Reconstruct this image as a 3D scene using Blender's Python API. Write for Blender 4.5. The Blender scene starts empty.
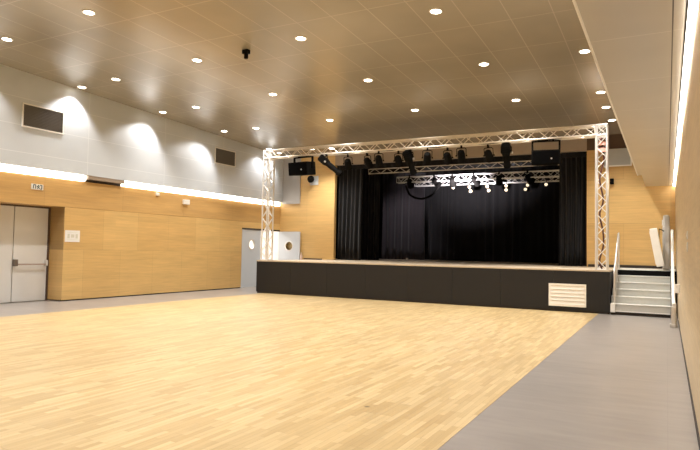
import bpy, bmesh, math, random
from mathutils import Vector, Matrix, Euler
random.seed(7)
S = bpy.context.scene
C = S.collection
PI = math.pi

# ------------------------------------------------------------------ materials
def new_mat(name):
    m = bpy.data.materials.new(name); m.use_nodes = True
    nt = m.node_tree; b = nt.nodes['Principled BSDF']
    return m, nt, b

def plain(name, col, rough=0.5, metal=0.0, noise=0.06, scale=6.0, sheen=0.0, spec=0.5):
    """base colour with a slight procedural mottling"""
    m, nt, b = new_mat(name)
    tc = nt.nodes.new('ShaderNodeTexCoord'); n = nt.nodes.new('ShaderNodeTexNoise')
    n.inputs['Scale'].default_value = scale; n.inputs['Detail'].default_value = 3
    r = nt.nodes.new('ShaderNodeMapRange')
    r.inputs['To Min'].default_value = 1 - noise; r.inputs['To Max'].default_value = 1 + noise
    mx = nt.nodes.new('ShaderNodeVectorMath'); mx.operation = 'SCALE'
    mx.inputs[0].default_value = col
    nt.links.new(tc.outputs['Object'], n.inputs['Vector'])
    nt.links.new(n.outputs['Fac'], r.inputs['Value'])
    nt.links.new(r.outputs['Result'], mx.inputs['Scale'])
    nt.links.new(mx.outputs['Vector'], b.inputs['Base Color'])
    b.inputs['Roughness'].default_value = rough; b.inputs['Metallic'].default_value = metal
    b.inputs['Specular IOR Level'].default_value = spec
    if sheen:
        b.inputs['Sheen Weight'].default_value = sheen; b.inputs['Sheen Roughness'].default_value = 0.5
    return m

def emit(name, col, strength):
    m, nt, b = new_mat(name)
    b.inputs['Base Color'].default_value = (*col, 1)
    b.inputs['Emission Color'].default_value = (*col, 1)
    b.inputs['Emission Strength'].default_value = strength
    return m

def uv_vec(nt, a, b, off=(0, 0)):
    """vector (axis a, axis b, 0) of the object coordinates"""
    tc = nt.nodes.new('ShaderNodeTexCoord'); sp = nt.nodes.new('ShaderNodeSeparateXYZ'); cb = nt.nodes.new('ShaderNodeCombineXYZ')
    nt.links.new(tc.outputs['Object'], sp.inputs[0])
    for i, (ax, o) in enumerate(((a, off[0]), (b, off[1]))):
        ad = nt.nodes.new('ShaderNodeMath'); ad.operation = 'ADD'; ad.inputs[1].default_value = o
        nt.links.new(sp.outputs[ax], ad.inputs[0]); nt.links.new(ad.outputs[0], cb.inputs[i])
    return cb.outputs[0]

def brick(nt, vec, w, h, c1, c2, cm, mortar, offset=0.5, freq=2):
    b = nt.nodes.new('ShaderNodeTexBrick')
    b.offset = offset; b.offset_frequency = freq; b.squash = 1
    for k, v in (('Scale', 1), ('Mortar Size', mortar), ('Mortar Smooth', 0.2), ('Bias', 0), ('Brick Width', w), ('Row Height', h)):
        b.inputs[k].default_value = v
    b.inputs['Color1'].default_value = (*c1, 1); b.inputs['Color2'].default_value = (*c2, 1); b.inputs['Mortar'].default_value = (*cm, 1)
    nt.links.new(vec, b.inputs['Vector'])
    return b

def grain(nt, vec, sx, sy, detail=5):
    mp = nt.nodes.new('ShaderNodeMapping'); mp.inputs['Scale'].default_value = (sx, sy, 1)
    nt.links.new(vec, mp.inputs['Vector'])
    n = nt.nodes.new('ShaderNodeTexNoise'); n.inputs['Scale'].default_value = 1; n.inputs['Detail'].default_value = detail
    n.inputs['Roughness'].default_value = 0.6
    nt.links.new(mp.outputs[0], n.inputs['Vector'])
    return n.outputs['Fac']

def times(nt, col, fac, lo, hi, f0=0.3, f1=0.7):
    r = nt.nodes.new('ShaderNodeMapRange')
    r.inputs['From Min'].default_value = f0; r.inputs['From Max'].default_value = f1
    r.inputs['To Min'].default_value = lo; r.inputs['To Max'].default_value = hi
    nt.links.new(fac, r.inputs['Value'])
    s = nt.nodes.new('ShaderNodeVectorMath'); s.operation = 'SCALE'
    nt.links.new(col, s.inputs[0]); nt.links.new(r.outputs[0], s.inputs['Scale'])
    return s.outputs[0]

def wood_panels(name, a, c1, c2, w=1.16, h=1.28, rough=0.42, off=(0, 0), seam=0.0025):
    """veneered wall panels: grain along the horizontal axis a, up is z"""
    m, nt, b = new_mat(name)
    v = uv_vec(nt, a, 'Z', off)
    br = brick(nt, v, w, h, c1, c2, tuple(x * 0.62 for x in c1), seam, 0.5)
    # thin veneer leaves inside each panel
    br2 = brick(nt, v, 5.0, 0.16, (0.96,) * 3, (1.03,) * 3, (0.99,) * 3, 0.0, 0.37)
    mul = nt.nodes.new('ShaderNodeVectorMath'); mul.operation = 'MULTIPLY'
    nt.links.new(br.outputs['Color'], mul.inputs[0]); nt.links.new(br2.outputs['Color'], mul.inputs[1])
    c = times(nt, mul.outputs[0], grain(nt, v, 1.3, 26), 0.90, 1.08)
    c = times(nt, c, grain(nt, v, 0.9, 4, 2), 0.95, 1.05)
    nt.links.new(c, b.inputs['Base Color'])
    b.inputs['Roughness'].default_value = rough
    return m

def parquet():
    m, nt, b = new_mat('parquet')
    v = uv_vec(nt, 'Y', 'X')
    br = brick(nt, v, 0.42, 0.052, (0.60, 0.45, 0.235), (0.45, 0.312, 0.14), (0.34, 0.225, 0.10), 0.0012, 0.37, 3)
    br2 = brick(nt, v, 2.17, 0.204, (0.95,) * 3, (1.05,) * 3, (1, 1, 1), 0.0, 0.41, 2)
    mul = nt.nodes.new('ShaderNodeVectorMath'); mul.operation = 'MULTIPLY'
    nt.links.new(br.outputs['Color'], mul.inputs[0]); nt.links.new(br2.outputs['Color'], mul.inputs[1])
    c = times(nt, mul.outputs[0], grain(nt, v, 2.0, 40), 0.92, 1.07)
    # a few dark scuffs
    v2 = nt.nodes.new('ShaderNodeTexVoronoi'); v2.inputs['Scale'].default_value = 0.9
    nt.links.new(v, v2.inputs['Vector'])
    c = times(nt, c, v2.outputs['Distance'], 0.45, 1.0, 0.012, 0.03)
    nt.links.new(c, b.inputs['Base Color'])
    b.inputs['Roughness'].default_value = 0.4
    b.inputs['Coat Weight'].default_value = 0.15; b.inputs['Coat Roughness'].default_value = 0.3
    return m

def vinyl():
    m, nt, b = new_mat('grey vinyl')
    v = uv_vec(nt, 'Y', 'X')
    br = brick(nt, v, 3.9, 2.0, (0.262, 0.235, 0.215), (0.275, 0.246, 0.224), (0.232, 0.207, 0.19), 0.003, 0.0)
    c = times(nt, br.outputs['Color'], grain(nt, v, 9, 1.6), 0.90, 1.10)
    c = times(nt, c, grain(nt, v, 1.2, 0.8, 2), 0.94, 1.06)
    nt.links.new(c, b.inputs['Base Color'])
    b.inputs['Roughness'].default_value = 0.33
    return m

def ceiling_mat():
    m, nt, b = new_mat('ceiling panels')
    v = uv_vec(nt, 'Y', 'X', (-7.268 + 12.94, 9.07 + 6.79))
    br = brick(nt, v, 1.294, 0.679, (0.43, 0.38, 0.30), (0.415, 0.367, 0.29), (0.56, 0.50, 0.41), 0.009, 0.0)
    c = times(nt, br.outputs['Color'], grain(nt, v, 0.8, 0.8, 2), 0.95, 1.05)
    nt.links.new(c, b.inputs['Base Color'])
    b.inputs['Roughness'].default_value = 0.24; b.inputs['Metallic'].default_value = 0.35
    n = nt.nodes.new('ShaderNodeTexNoise'); n.inputs['Scale'].default_value = 1.6; n.inputs['Detail'].default_value = 2
    bp = nt.nodes.new('ShaderNodeBump'); bp.inputs['Strength'].default_value = 0.25; bp.inputs['Distance'].default_value = 0.02
    nt.links.new(v, n.inputs['Vector']); nt.links.new(n.outputs['Fac'], bp.inputs['Height']); nt.links.new(bp.outputs[0], b.inputs['Normal'])
    return m

def panel_grid(name, a, bb, w, h, off, c1, cm, mortar, rough, metal):
    m, nt, b = new_mat(name)
    v = uv_vec(nt, a, bb, off)
    br = brick(nt, v, w, h, c1, tuple(x * 0.97 for x in c1), cm, mortar, 0.0)
    c = times(nt, br.outputs['Color'], grain(nt, v, 1.0, 1.0, 2), 0.96, 1.04)
    nt.links.new(c, b.inputs['Base Color'])
    b.inputs['Roughness'].default_value = rough; b.inputs['Metallic'].default_value = metal
    return m

OAK1, OAK2 = (0.66, 0.435, 0.17), (0.61, 0.385, 0.143)
M = dict(
    wood_l=wood_panels('oak panels left', 'Y', OAK1, OAK2, 1.16, 1.28, off=(-9.64 + 11.6, 0.01)),
    wood_top=wood_panels('oak fascia left', 'Y', (0.57, 0.35, 0.13), (0.54, 0.325, 0.118), 2.32, 0.78, off=(0.2, -2.32 + 2.34)),
    wood_f=wood_panels('oak panels front', 'X', OAK1, OAK2, 2.4, 1.28, off=(20.3, 0.26)),
    wood_r=wood_panels('oak panels right', 'Y', (0.68, 0.54, 0.35), (0.665, 0.525, 0.335), 2.4, 2.9, off=(20.1, 0)),
    parquet=parquet(), vinyl=vinyl(), ceiling=ceiling_mat(),
    soffit=panel_grid('metal soffit panels', 'Y', 'X', 1.5, 5.0, (-5.85 + 15, 2.0), (0.52, 0.485, 0.43), (0.64, 0.60, 0.54), 0.008, 0.30, 0.3),
    grey_l=panel_grid('grey wall panels', 'Y', 'Z', 2.61, 0.62, (-10.15 + 26.1, -4.10 + 6.2), (0.57, 0.60, 0.63), (0.70, 0.72, 0.74), 0.007, 0.45, 0.1),
    header=plain('taupe header board', (0.36, 0.29, 0.22), 0.5),
    grey_f=plain('grey wall panel', (0.40, 0.385, 0.37), 0.45, noise=0.03),
    white=plain('white paint', (0.80, 0.78, 0.74), 0.5),
    offwhite=plain('ivory enamel', (0.86, 0.82, 0.75), 0.4),
    door=plain('grey door paint', (0.74, 0.74, 0.73), 0.45, noise=0.02),
    bluegrey=plain('blue grey door paint', (0.56, 0.59, 0.62), 0.45, noise=0.02),
    dark=plain('dark gap', (0.035, 0.025, 0.02), 0.7),
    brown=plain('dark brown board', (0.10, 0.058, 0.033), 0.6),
    stagefront=plain('black stage cladding', (0.007, 0.0052, 0.0038), 0.65, noise=0.15, scale=2.0),
    stagetop=plain('pale stage boards', (0.52, 0.42, 0.30), 0.5, noise=0.08, scale=3.0),
    black=plain('black enamel', (0.005, 0.0045, 0.004), 0.8, spec=0.08),
    blackrough=plain('black fabric grille', (0.0025, 0.0023, 0.0022), 0.95, spec=0.03),
    curtain=plain('black stage cloth', (0.010, 0.0095, 0.010), 0.9, noise=0.2, scale=1.5, sheen=0.12, spec=0.2),
    curtain_lit=plain('lit black stage cloth', (0.015, 0.012, 0.0135), 0.9, noise=0.2, scale=1.5, sheen=0.2, spec=0.2),  # same black cloth, paler and purplish to put stage light into the colour
    alu=plain('aluminium', (0.80, 0.78, 0.75), 0.38, 0.55, noise=0.03),
    alu_d=plain('dull aluminium', (0.72, 0.66, 0.58), 0.45, 0.4, noise=0.05),
    steel=plain('brushed steel', (0.72, 0.70, 0.67), 0.32, 0.8, noise=0.04),
    step=plain('grey step vinyl', (0.56, 0.56, 0.525), 0.5, noise=0.08, scale=20),
    nosing=plain('pale step nosing', (0.80, 0.79, 0.76), 0.45),
    mesh_grey=plain('dark grille', (0.11, 0.10, 0.09), 0.6),
    red=plain('red sleeve', (0.75, 0.38, 0.30), 0.5),
    cable=plain('dark red cable', (0.10, 0.03, 0.02), 0.5),
    blue=plain('sign blue green', (0.02, 0.07, 0.08), 0.5),
    glass=None,
    lamp=emit('lamp diffuser', (1.0, 0.93, 0.82), 14.0),
    strip=emit('strip light tube', (1.0, 0.93, 0.82), 4.5),
    stripr=emit('strip light tube right', (1.0, 0.93, 0.82), 14.0),
    spotlens=emit('stage lamp lens', (1.0, 0.84, 0.60), 0.95),
    led=emit('small led', (1.0, 0.95, 0.9), 1.2),
    corridor=plain('corridor paint', (0.82, 0.80, 0.77), 0.6),
)
g, nt, b = new_mat('porthole glass')
b.inputs['Base Color'].default_value = (0.9, 0.93, 0.92, 1); b.inputs['Roughness'].default_value = 0.03
b.inputs['Transmission Weight'].default_value = 1.0; b.inputs['IOR'].default_value = 1.1
M['glass'] = g

# ------------------------------------------------------------------ mesh helpers
def BM(): return bmesh.new()

def box(bm, x0, x1, y0, y1, z0, z1, mat=None):
    vs = [bm.verts.new((x, y, z)) for x in (x0, x1) for y in (y0, y1) for z in (z0, z1)]
    if mat: 
        for v in vs: v.co = mat @ v.co
    for f in ((0, 1, 3, 2), (4, 6, 7, 5), (0, 4, 5, 1), (2, 3, 7, 6), (0, 2, 6, 4), (1, 5, 7, 3)):
        bm.faces.new([vs[i] for i in f])
    return vs

def rbox(bm, x0, x1, y0, y1, z0, z1, r=0.01, mat=None, seg=2):
    t = bmesh.new(); box(t, x0, x1, y0, y1, z0, z1)
    bmesh.ops.recalc_face_normals(t, faces=t.faces)
    bmesh.ops.bevel(t, geom=t.edges[:], offset=r, segments=seg, affect='EDGES', profile=0.6)
    if mat: t.transform(mat)
    me = bpy.data.meshes.new('t'); t.to_mesh(me); t.free(); bm.from_mesh(me); bpy.data.meshes.remove(me)

def frame_of(d):
    d = d.normalized(); a = Vector((0, 0, 1)) if abs(d.z) < 0.9 else Vector((0, 1, 0))
    u = d.cross(a).normalized(); return u, d.cross(u).normalized()

def tube(bm, pts, r, n=8, cap=True):
    """round tube through pts; r is a number or a list"""
    pts = [Vector(p) for p in pts]; rings = []
    for i, p in enumerate(pts):
        if i == 0: d = pts[1] - pts[0]
        elif i == len(pts) - 1: d = pts[-1] - pts[-2]
        else: d = (pts[i + 1] - p).normalized() + (p - pts[i - 1]).normalized()
        if i == 0: u, w = frame_of(d)
        else:
            dn = d.normalized(); u = (u - dn * u.dot(dn)).normalized(); w = dn.cross(u).normalized()
        rr = r[i] if isinstance(r, (list, tuple)) else r
        rings.append([bm.verts.new(p + (u * math.cos(2 * PI * k / n) + w * math.sin(2 * PI * k / n)) * rr) for k in range(n)])
    for a, b_ in zip(rings, rings[1:]):
        for k in range(n): bm.faces.new((a[k], a[(k + 1) % n], b_[(k + 1) % n], b_[k]))
    if cap: bm.faces.new(rings[0][::-1]); bm.faces.new(rings[-1])

def lathe(bm, prof, n=24, mat=None, close=True):
    """revolve (r, z) pairs about z; r=0 ends are capped"""
    rings = []
    for r, z in prof:
        if r < 1e-6: rings.append([bm.verts.new((0, 0, z))])
        else: rings.append([bm.verts.new((r * math.cos(2 * PI * k / n), r * math.sin(2 * PI * k / n), z)) for k in range(n)])
    if mat:
        for rg in rings:
            for v in rg: v.co = mat @ v.co
    for a, b_ in zip(rings, rings[1:]):
        for k in range(n):
            if len(a) == 1 and len(b_) == 1: continue
            if len(a) == 1: bm.faces.new((a[0], b_[(k + 1) % n], b_[k]))
            elif len(b_) == 1: bm.faces.new((a[k], a[(k + 1) % n], b_[0]))
            else: bm.faces.new((a[k], a[(k + 1) % n], b_[(k + 1) % n], b_[k]))

def holed_plate(bm, u0, u1, v0, v1, uc, vc, r, t, to3, n=48):
    """a plate [u0,u1]x[v0,v1] of thickness t with a round hole; to3(u,v,w) -> 3D"""
    def rim(a):
        c, s = math.cos(a), math.sin(a); k = 1e9
        if c > 1e-9: k = min(k, (u1 - uc) / c)
        if c < -1e-9: k = min(k, (u0 - uc) / c)
        if s > 1e-9: k = min(k, (v1 - vc) / s)
        if s < -1e-9: k = min(k, (v0 - vc) / s)
        return uc + c * k, vc + s * k
    angs = sorted([2 * PI * i / n for i in range(n)] + [math.atan2(v - vc, u - uc) % (2 * PI) for u in (u0, u1) for v in (v0, v1)])
    L = []
    for w in (0, t):
        L.append(([bm.verts.new(to3(uc + r * math.cos(a), vc + r * math.sin(a), w)) for a in angs],
                  [bm.verts.new(to3(*rim(a), w)) for a in angs]))
    m_ = len(angs)
    for k in range(m_):
        j = (k + 1) % m_
        bm.faces.new((L[0][0][k], L[0][1][k], L[0][1][j], L[0][0][j]))
        bm.faces.new((L[1][0][j], L[1][1][j], L[1][1][k], L[1][0][k]))
        bm.faces.new((L[0][0][j], L[1][0][j], L[1][0][k], L[0][0][k]))
        bm.faces.new((L[0][1][k], L[1][1][k], L[1][1][j], L[0][1][j]))

def obj(name, bm, mat, parent=None, smooth=False, world=True):
    """link the bmesh as one object; world coordinates are moved into the root's frame"""
    root = parent
    while root is not None and root.parent is not None: root = root.parent
    if root is not None and world: bm.transform(root.matrix_basis.inverted())
    bmesh.ops.recalc_face_normals(bm, faces=bm.faces)
    me = bpy.data.meshes.new(name); bm.to_mesh(me); bm.free()
    if smooth:
        for p in me.polygons: p.use_smooth = True
        try: me.set_sharp_from_angle(angle=math.radians(35))
        except Exception: pass
    if mat: me.materials.append(mat)
    o = bpy.data.objects.new(name, me); C.objects.link(o)
    if parent is not None: o.parent = parent
    return o

def tag(o, label, cat, group=None):
    o['label'] = label; o['category'] = cat
    if group: o['group'] = group
    return o

def thing(name, label, cat, loc=(0, 0, 0), rot=(0, 0, 0), group=None):
    o = bpy.data.objects.new(name, None); o.empty_display_size = 0.1; C.objects.link(o)
    o.location = loc; o.rotation_euler = rot
    bpy.context.view_layer.update()
    return tag(o, label, cat, group)

def struct(name, bm, mat, parent=None, smooth=False):
    o = obj(name, bm, mat, parent, smooth)
    if parent is None: o['kind'] = 'structure'
    return o

def dup(root, loc, label, rot=None, group=None):
    r = root.copy(); C.objects.link(r); r.location = loc
    if rot is not None: r.rotation_euler = rot
    r['label'] = label
    if group: r['group'] = group
    for ch in list(root.children):
        c = ch.copy(); C.objects.link(c); c.parent = r
        for gc in ch.children:
            d = gc.copy(); C.objects.link(d); d.parent = c
    return r

def ceil_z(y): return 5.348 - 0.0395 * (y - 7.85)

# ------------------------------------------------------------------ dimensions
XR = 0.21            # right wall
XL = -13.1           # face of the wood cladding on the left wall
XD = -13.65          # plane of the recessed double door
XF = -12.98          # grey bulkhead face on the left
YF = 18.9            # wall behind the stage front
YB = -6.0            # wall behind the camera
ST = 1.02            # stage height
SY = 15.12           # stage front
ZS = 3.16             # left soffit
ZR = 3.35            # right soffit

# ------------------------------------------------------------------ the room
bm = BM(); box(bm, -15.6, XR + 0.3, YB - 0.2, 25.2, -0.2, 0); struct('floor', bm, M['vinyl'])
bm = BM(); box(bm, -11.1, -1.42, YB + 1.5, SY + 0.06, -0.002, 0.003); struct('floor_parquet', bm, M['parquet'])

# ceiling, falling gently to the stage
bm = BM()
y0, y1 = YB - 0.1, YF + 0.2
for (a, b_) in ((XF - 0.1, -0.5),):
    vs = [bm.verts.new(p) for p in ((a, y0, ceil_z(y0)), (b_, y0, ceil_z(y0)), (b_, y1, ceil_z(y1)), (a, y1, ceil_z(y1)))]
    vt = [bm.verts.new(v.co + Vector((0, 0, 0.15))) for v in vs]
    bm.faces.new(vs); bm.faces.new(vt[::-1])
    for k in range(4): bm.faces.new((vs[k], vs[(k + 1) % 4], vt[(k + 1) % 4], vt[k]))
struct('ceiling', bm, M['ceiling'])

# left wall: oak cladding with a recess for the double door and an opening for the porthole doors
bm = BM()
DT, D2 = 2.32, 2.09
box(bm, XL - 0.06, XL, YB, 8.03, 0.03, DT); box(bm, XL - 0.06, XL, 9.64, 16.62, 0.03, DT)
box(bm, XL - 0.06, XL, 16.62, YF, D2, DT)
box(bm, XD, XL - 0.06, 9.64, 9.71, 0.03, DT)            # reveal right
box(bm, XD, XL - 0.06, 7.95, 8.03, 0.03, DT)            # reveal left
box(bm, XD, XL - 0.06, 7.95, 9.71, DT, DT + 0.05)
struct('wall_left', bm, M['wood_l'])
bm = BM(); box(bm, XL - 0.06, XL + 0.004, YB, YF, DT + 0.003, 3.0); struct('wall_left_fascia', bm, M['wood_top'])
bm = BM(); box(bm, -13.95, XD - 0.07, YB, 16.4, 0, 5.95); struct('wall_left_backing', bm, M['white'])
# dark shadow gap under the cladding
bm = BM(); box(bm, XL - 0.05, XL - 0.025, YB, 8.03, 0, 0.05); box(bm, XL - 0.05, XL - 0.025, 9.64, 16.60, 0, 0.05); struct('baseboard_left', bm, M['dark'])

# grey bulkhead above the cladding: face panels and soffit
bm = BM(); box(bm, XF - 0.05, XF, YB, YF, ZS, 5.95); struct('bulkhead_left', bm, M['grey_l'])
bm = BM(); box(bm, XL - 0.16, XF - 0.05, YB, YF, ZS + 0.02, ZS + 0.06); box(bm, XL - 0.16, XL - 0.13, YB, YF, 3.0, ZS + 0.02); struct('trim_1', bm, M['white'])
bm = BM(); box(bm, XL - 0.12, XF - 0.005, 10.19, 11.34, 3.065, ZS - 0.003); struct('trim_4', bm, plain('taupe cover strip', (0.30, 0.23, 0.17), 0.4))
bm = BM(); box(bm, XL - 0.12, XL - 0.03, 10.19, 11.34, 3.0, 3.065); struct('trim_5', bm, M['dark'])

# wall facing the hall either side of the stage opening
OX0, OX1, OZ = -10.72, -2.10, 4.48
bm = BM()
box(bm, -13.15, OX0, YF, YF + 0.15, 0, OZ); box(bm, OX1, XR, YF, YF + 0.15, 0, OZ)
struct('wall_front', bm, M['wood_f'])
bm = BM(); box(bm, OX0, OX1, YF - 0.0, YF + 0.15, OZ, 5.3); struct('wall_front_header', bm, M['header'])
bm = BM(); box(bm, OX1, XR, YF, YF + 0.15, OZ, 5.3); struct('wall_front_side', bm, M['brown'])  # dark brown colour puts shade into this upper stretch of wall
bm = BM(); box(bm, -13.15, OX0, YF, YF + 0.15, OZ, 5.3); struct('wall_front_side', bm, M['wood_f'])
bm = BM(); box(bm, XF - 0.02, -12.2, YF - 0.05, YF, 3.1, 5.2); struct('wall_front_return', bm, M['grey_f'])
# right wall
bm = BM(); box(bm, XR, XR + 0.2, YB, YF + 0.1, 0.0, 3.9); struct('wall_right', bm, M['wood_r'])
bm = BM(); box(bm, XR - 0.012, XR, YB, 15.0, 0, 0.035); struct('baseboard_right', bm, M['dark'])
# wall behind the viewer
bm = BM(); box(bm, -14, XR + 0.2, YB - 0.15, YB, 0, 6.1); struct('wall_back', bm, wood_panels('oak panels back', 'X', OAK1, OAK2))

# right bulkhead: metal soffit, upstand to the ceiling, light slot along the wall
bm = BM()
box(bm, -0.62, 0.045, YB, 16.2, ZR, ZR + 0.05)
box(bm, -0.54, 0.045, 16.2, YF, ZR, ZR + 0.05)
struct('soffit_right', bm, M['soffit'])
bm = BM(); box(bm, -0.62, -0.57, YB, 16.2, ZR + 0.05, 5.95); box(bm, -0.54, -0.5, 16.2, YF, ZR + 0.05, 5.1)
struct('bulkhead_right', bm, M['brown'])
bm = BM(); box(bm, -0.640, -0.62, YB, 16.2, ZR - 0.012, ZR + 0.06); struct('trim_2', bm, M['nosing'])
bm = BM(); box(bm, 0.045, 0.056, YB, YF - 0.01, ZR + 0.006, ZR + 0.16); struct('trim_3', bm, M['mesh_grey'])
bm = BM(); box(bm, 0.056, 0.138, YB, YF - 0.01, ZR + 0.004, ZR + 0.03); struct('soffit_edge', bm, M['soffit'])
bm = BM(); box(bm, 0.0, XR, YB, YF, ZR + 0.16, ZR + 0.2); struct('soffit_slot', bm, M['white'])

# stage house
bm = BM()
box(bm, -13.0, -12.9, YF + 0.15, 25, 0, 5.6); box(bm, -0.6, -0.5, YF + 0.15, 25, 0, 5.6); box(bm, -13, -0.5, 24.9, 25, 0, 5.6)
struct('wall_stage_house', bm, M['blackrough'])
bm = BM(); box(bm, -13, -0.5, YF + 0.15, 25, 5.5, 5.6); struct('ceiling_stage', bm, M['blackrough'])

# corridor behind the porthole doors
bm = BM()
box(bm, -15.6, -15.5, 15.6, 20, 0, 2.7); box(bm, -15.5, XL - 0.1, 19.4, 19.5, 0, 2.7); box(bm, -15.5, -13.95, 15.6, 15.7, 0, 2.7)
box(bm, -15.5, XL - 0.1, 15.7, 19.4, 2.6, 2.7)
struct('wall_corridor', bm, M['corridor'])

# ------------------------------------------------------------------ doors
def door_struct(name):
    o = bpy.data.objects.new(name, None); C.objects.link(o); o['kind'] = 'structure'; return o

d1 = door_struct('door_1')
bm = BM(); box(bm, XD - 0.07, XD - 0.005, 7.72, 7.78, 0, 2.42); box(bm, XD - 0.07, XD + 0.02, 9.605, 9.638, 0, 2.318)
box(bm, XD - 0.07, XD + 0.02, 8.04, 9.605, 2.282, 2.318); obj('door_frame', bm, M['brown'], d1)
for (a, b_) in ((7.79, 8.715), (8.75, 9.60)):
    bm = BM(); rbox(bm, XD - 0.06, XD - 0.012, a, b_, 0.012, 2.28, 0.004); obj('door_leaf', bm, M['door'], d1)
bm = BM(); box(bm, XD - 0.012, XD + 0.004, 8.725, 8.765, 0.02, 2.275); obj('meeting_stile', bm, M['door'], d1)
bm = BM()
tube(bm, [(XD + 0.07, 8.80, 0.90), (XD + 0.07, 9.54, 0.90)], 0.018, 10)
obj('panic_bar', bm, plain('bronze bar', (0.40, 0.31, 0.26), 0.4), d1, True)
bm = BM(); rbox(bm, XD - 0.012, XD + 0.09, 8.72, 8.80, 0.86, 1.02, 0.01); obj('latch_box', bm, plain('dark steel', (0.20, 0.17, 0.15), 0.35, 0.6), d1)
bm = BM(); rbox(bm, XD - 0.012, XD + 0.09, 9.52, 9.57, 0.86, 1.00, 0.01); obj('latch_box', bm, M['door'], d1)

d2 = door_struct('door_2')
bm = BM(); box(bm, XL - 0.09, XL + 0.012, 16.60, 16.68, 0, 2.07); obj('door_frame', bm, M['bluegrey'], d2)
bm = BM(); box(bm, XL - 0.09, XL + 0.015, 16.60, YF - 0.02, 2.045, 2.10); obj('lintel', bm, M['dark'], d2)
YL0, YL1 = 16.68, 17.70
bm = BM(); holed_plate(bm, YL0, YL1, 0.01, 2.04, 17.17, 1.52, 0.16, 0.045, lambda u, v, w: (XL - 0.05 + w, u, v))
leaf = obj('door_leaf', bm, M['bluegrey'], d2)
bm = BM(); lathe(bm, [(0.155, -0.03), (0.19, -0.03), (0.19, 0.03), (0.155, 0.03), (0.155, -0.03)], 40, Matrix.Translation((XL - 0.028, 17.17, 1.52)) @ Matrix.Rotation(PI / 2, 4, 'Y'))
obj('porthole_rim', bm, M['steel'], leaf, True)
bm = BM(); lathe(bm, [(0, -0.003), (0.158, -0.003), (0.158, 0.003), (0, 0.003)], 40, Matrix.Translation((XL - 0.028, 17.17, 1.52)) @ Matrix.Rotation(PI / 2, 4, 'Y'))
obj('porthole_pane', bm, M['glass'], leaf)
# the other leaf stands open, square to the wall
bm = BM(); holed_plate(bm, -13.08, -12.13, 0.01, 2.04, -12.60, 1.50, 0.16, 0.045, lambda u, v, w: (u, 18.80 + w, v))
leaf = obj('door_leaf', bm, M['bluegrey'], d2)
bm = BM(); lathe(bm, [(0.155, -0.03), (0.19, -0.03), (0.19, 0.03), (0.155, 0.03), (0.155, -0.03)], 40, Matrix.Translation((-12.60, 18.822, 1.50)) @ Matrix.Rotation(PI / 2, 4, 'X'))
obj('porthole_rim', bm, M['steel'], leaf, True)
bm = BM(); lathe(bm, [(0, -0.003), (0.158, -0.003), (0.158, 0.003), (0, 0.003)], 40, Matrix.Translation((-12.60, 18.822, 1.50)) @ Matrix.Rotation(PI / 2, 4, 'X'))
obj('porthole_pane', bm, M['glass'], leaf)

# ------------------------------------------------------------------ wall fittings
def grille(name, label, axis_pt, w, h, nl, frame_mat, slat_mat, backing_mat, plane, fw=0.03, slat_tilt=0.6):
    """louvred grille; plane 'x' faces +x (w runs along y), plane 'y' faces -y (w runs along x)"""
    t = thing(name, label, 'vent', axis_pt, (0, 0, PI / 2 if plane == 'x' else 0)); Mx = t.matrix_basis.copy()
    # local: face is -y, width along x
    def W(bm): bm.transform(Mx); return bm
    bm = BM()
    for (a, b_, c, d) in ((-w/2, w/2, 0, fw), (-w/2, w/2, h - fw, h), (-w/2, -w/2 + fw, fw, h - fw), (w/2 - fw, w/2, fw, h - fw)):
        box(bm, a, b_, -0.03, 0, c, d)
    obj('frame', W(bm), frame_mat, t)
    bm = BM(); box(bm, -w/2 + fw, w/2 - fw, -0.006, 0, fw, h - fw); obj('backing', W(bm), backing_mat, t)
    ph = (h - 2 * fw) / nl
    for k in range(nl):
        bm = BM(); zc = fw + ph * (k + 0.5)
        box(bm, -w/2 + fw, w/2 - fw, -0.003, 0.003, -ph * 0.52, ph * 0.52, Matrix.Translation((0, -0.018, zc)) @ Matrix.Rotation(-0.28, 4, 'X'))
        obj('louvre', W(bm), slat_mat, t)
    return t
# rotation of +90deg about z takes local -y to +x
def vent_on_bulkhead(label, y0, y1, z0, z1):
    t = thing('wall_vent', label, 'vent', (XF, (y0 + y1) / 2, z0)); t['group'] = 'dark vents high on the grey wall'
    bm = BM(); f = 0.028
    for (a, b_, c, d) in ((y0, y1, z0, z0 + f), (y0, y1, z1 - f, z1), (y0, y0 + f, z0 + f, z1 - f), (y1 - f, y1, z0 + f, z1 - f)):
        box(bm, XF + 0.001, XF + 0.03, a, b_, c, d)
    obj('frame', bm, M['white'], t)
    bm = BM(); box(bm, XF + 0.001, XF + 0.006, y0 + f, y1 - f, z0 + f, z1 - f); obj('backing', bm, M['mesh_grey'], t)
    n = 14; s = obj
    bm = BM()
    for k in range(n):
        zc = z0 + f + (z1 - z0 - 2 * f) * (k + 0.5) / n
        box(bm, -0.002, 0.002, y0 + f, y1 - f, -0.012, 0.012, Matrix.Translation((XF + 0.016, 0, zc)) @ Matrix.Rotation(0.6, 4, 'Y'))
    obj('mesh_slats', bm, M['mesh_grey'], t)
vent_on_bulkhead('dark slatted vent with a pale frame high on the grey wall near the left edge', 8.36, 9.42, 4.065, 4.615)
vent_on_bulkhead('dark slatted vent on the grey wall nearest the left truss column', 14.92, 15.97, 4.13, 4.66)

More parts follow.
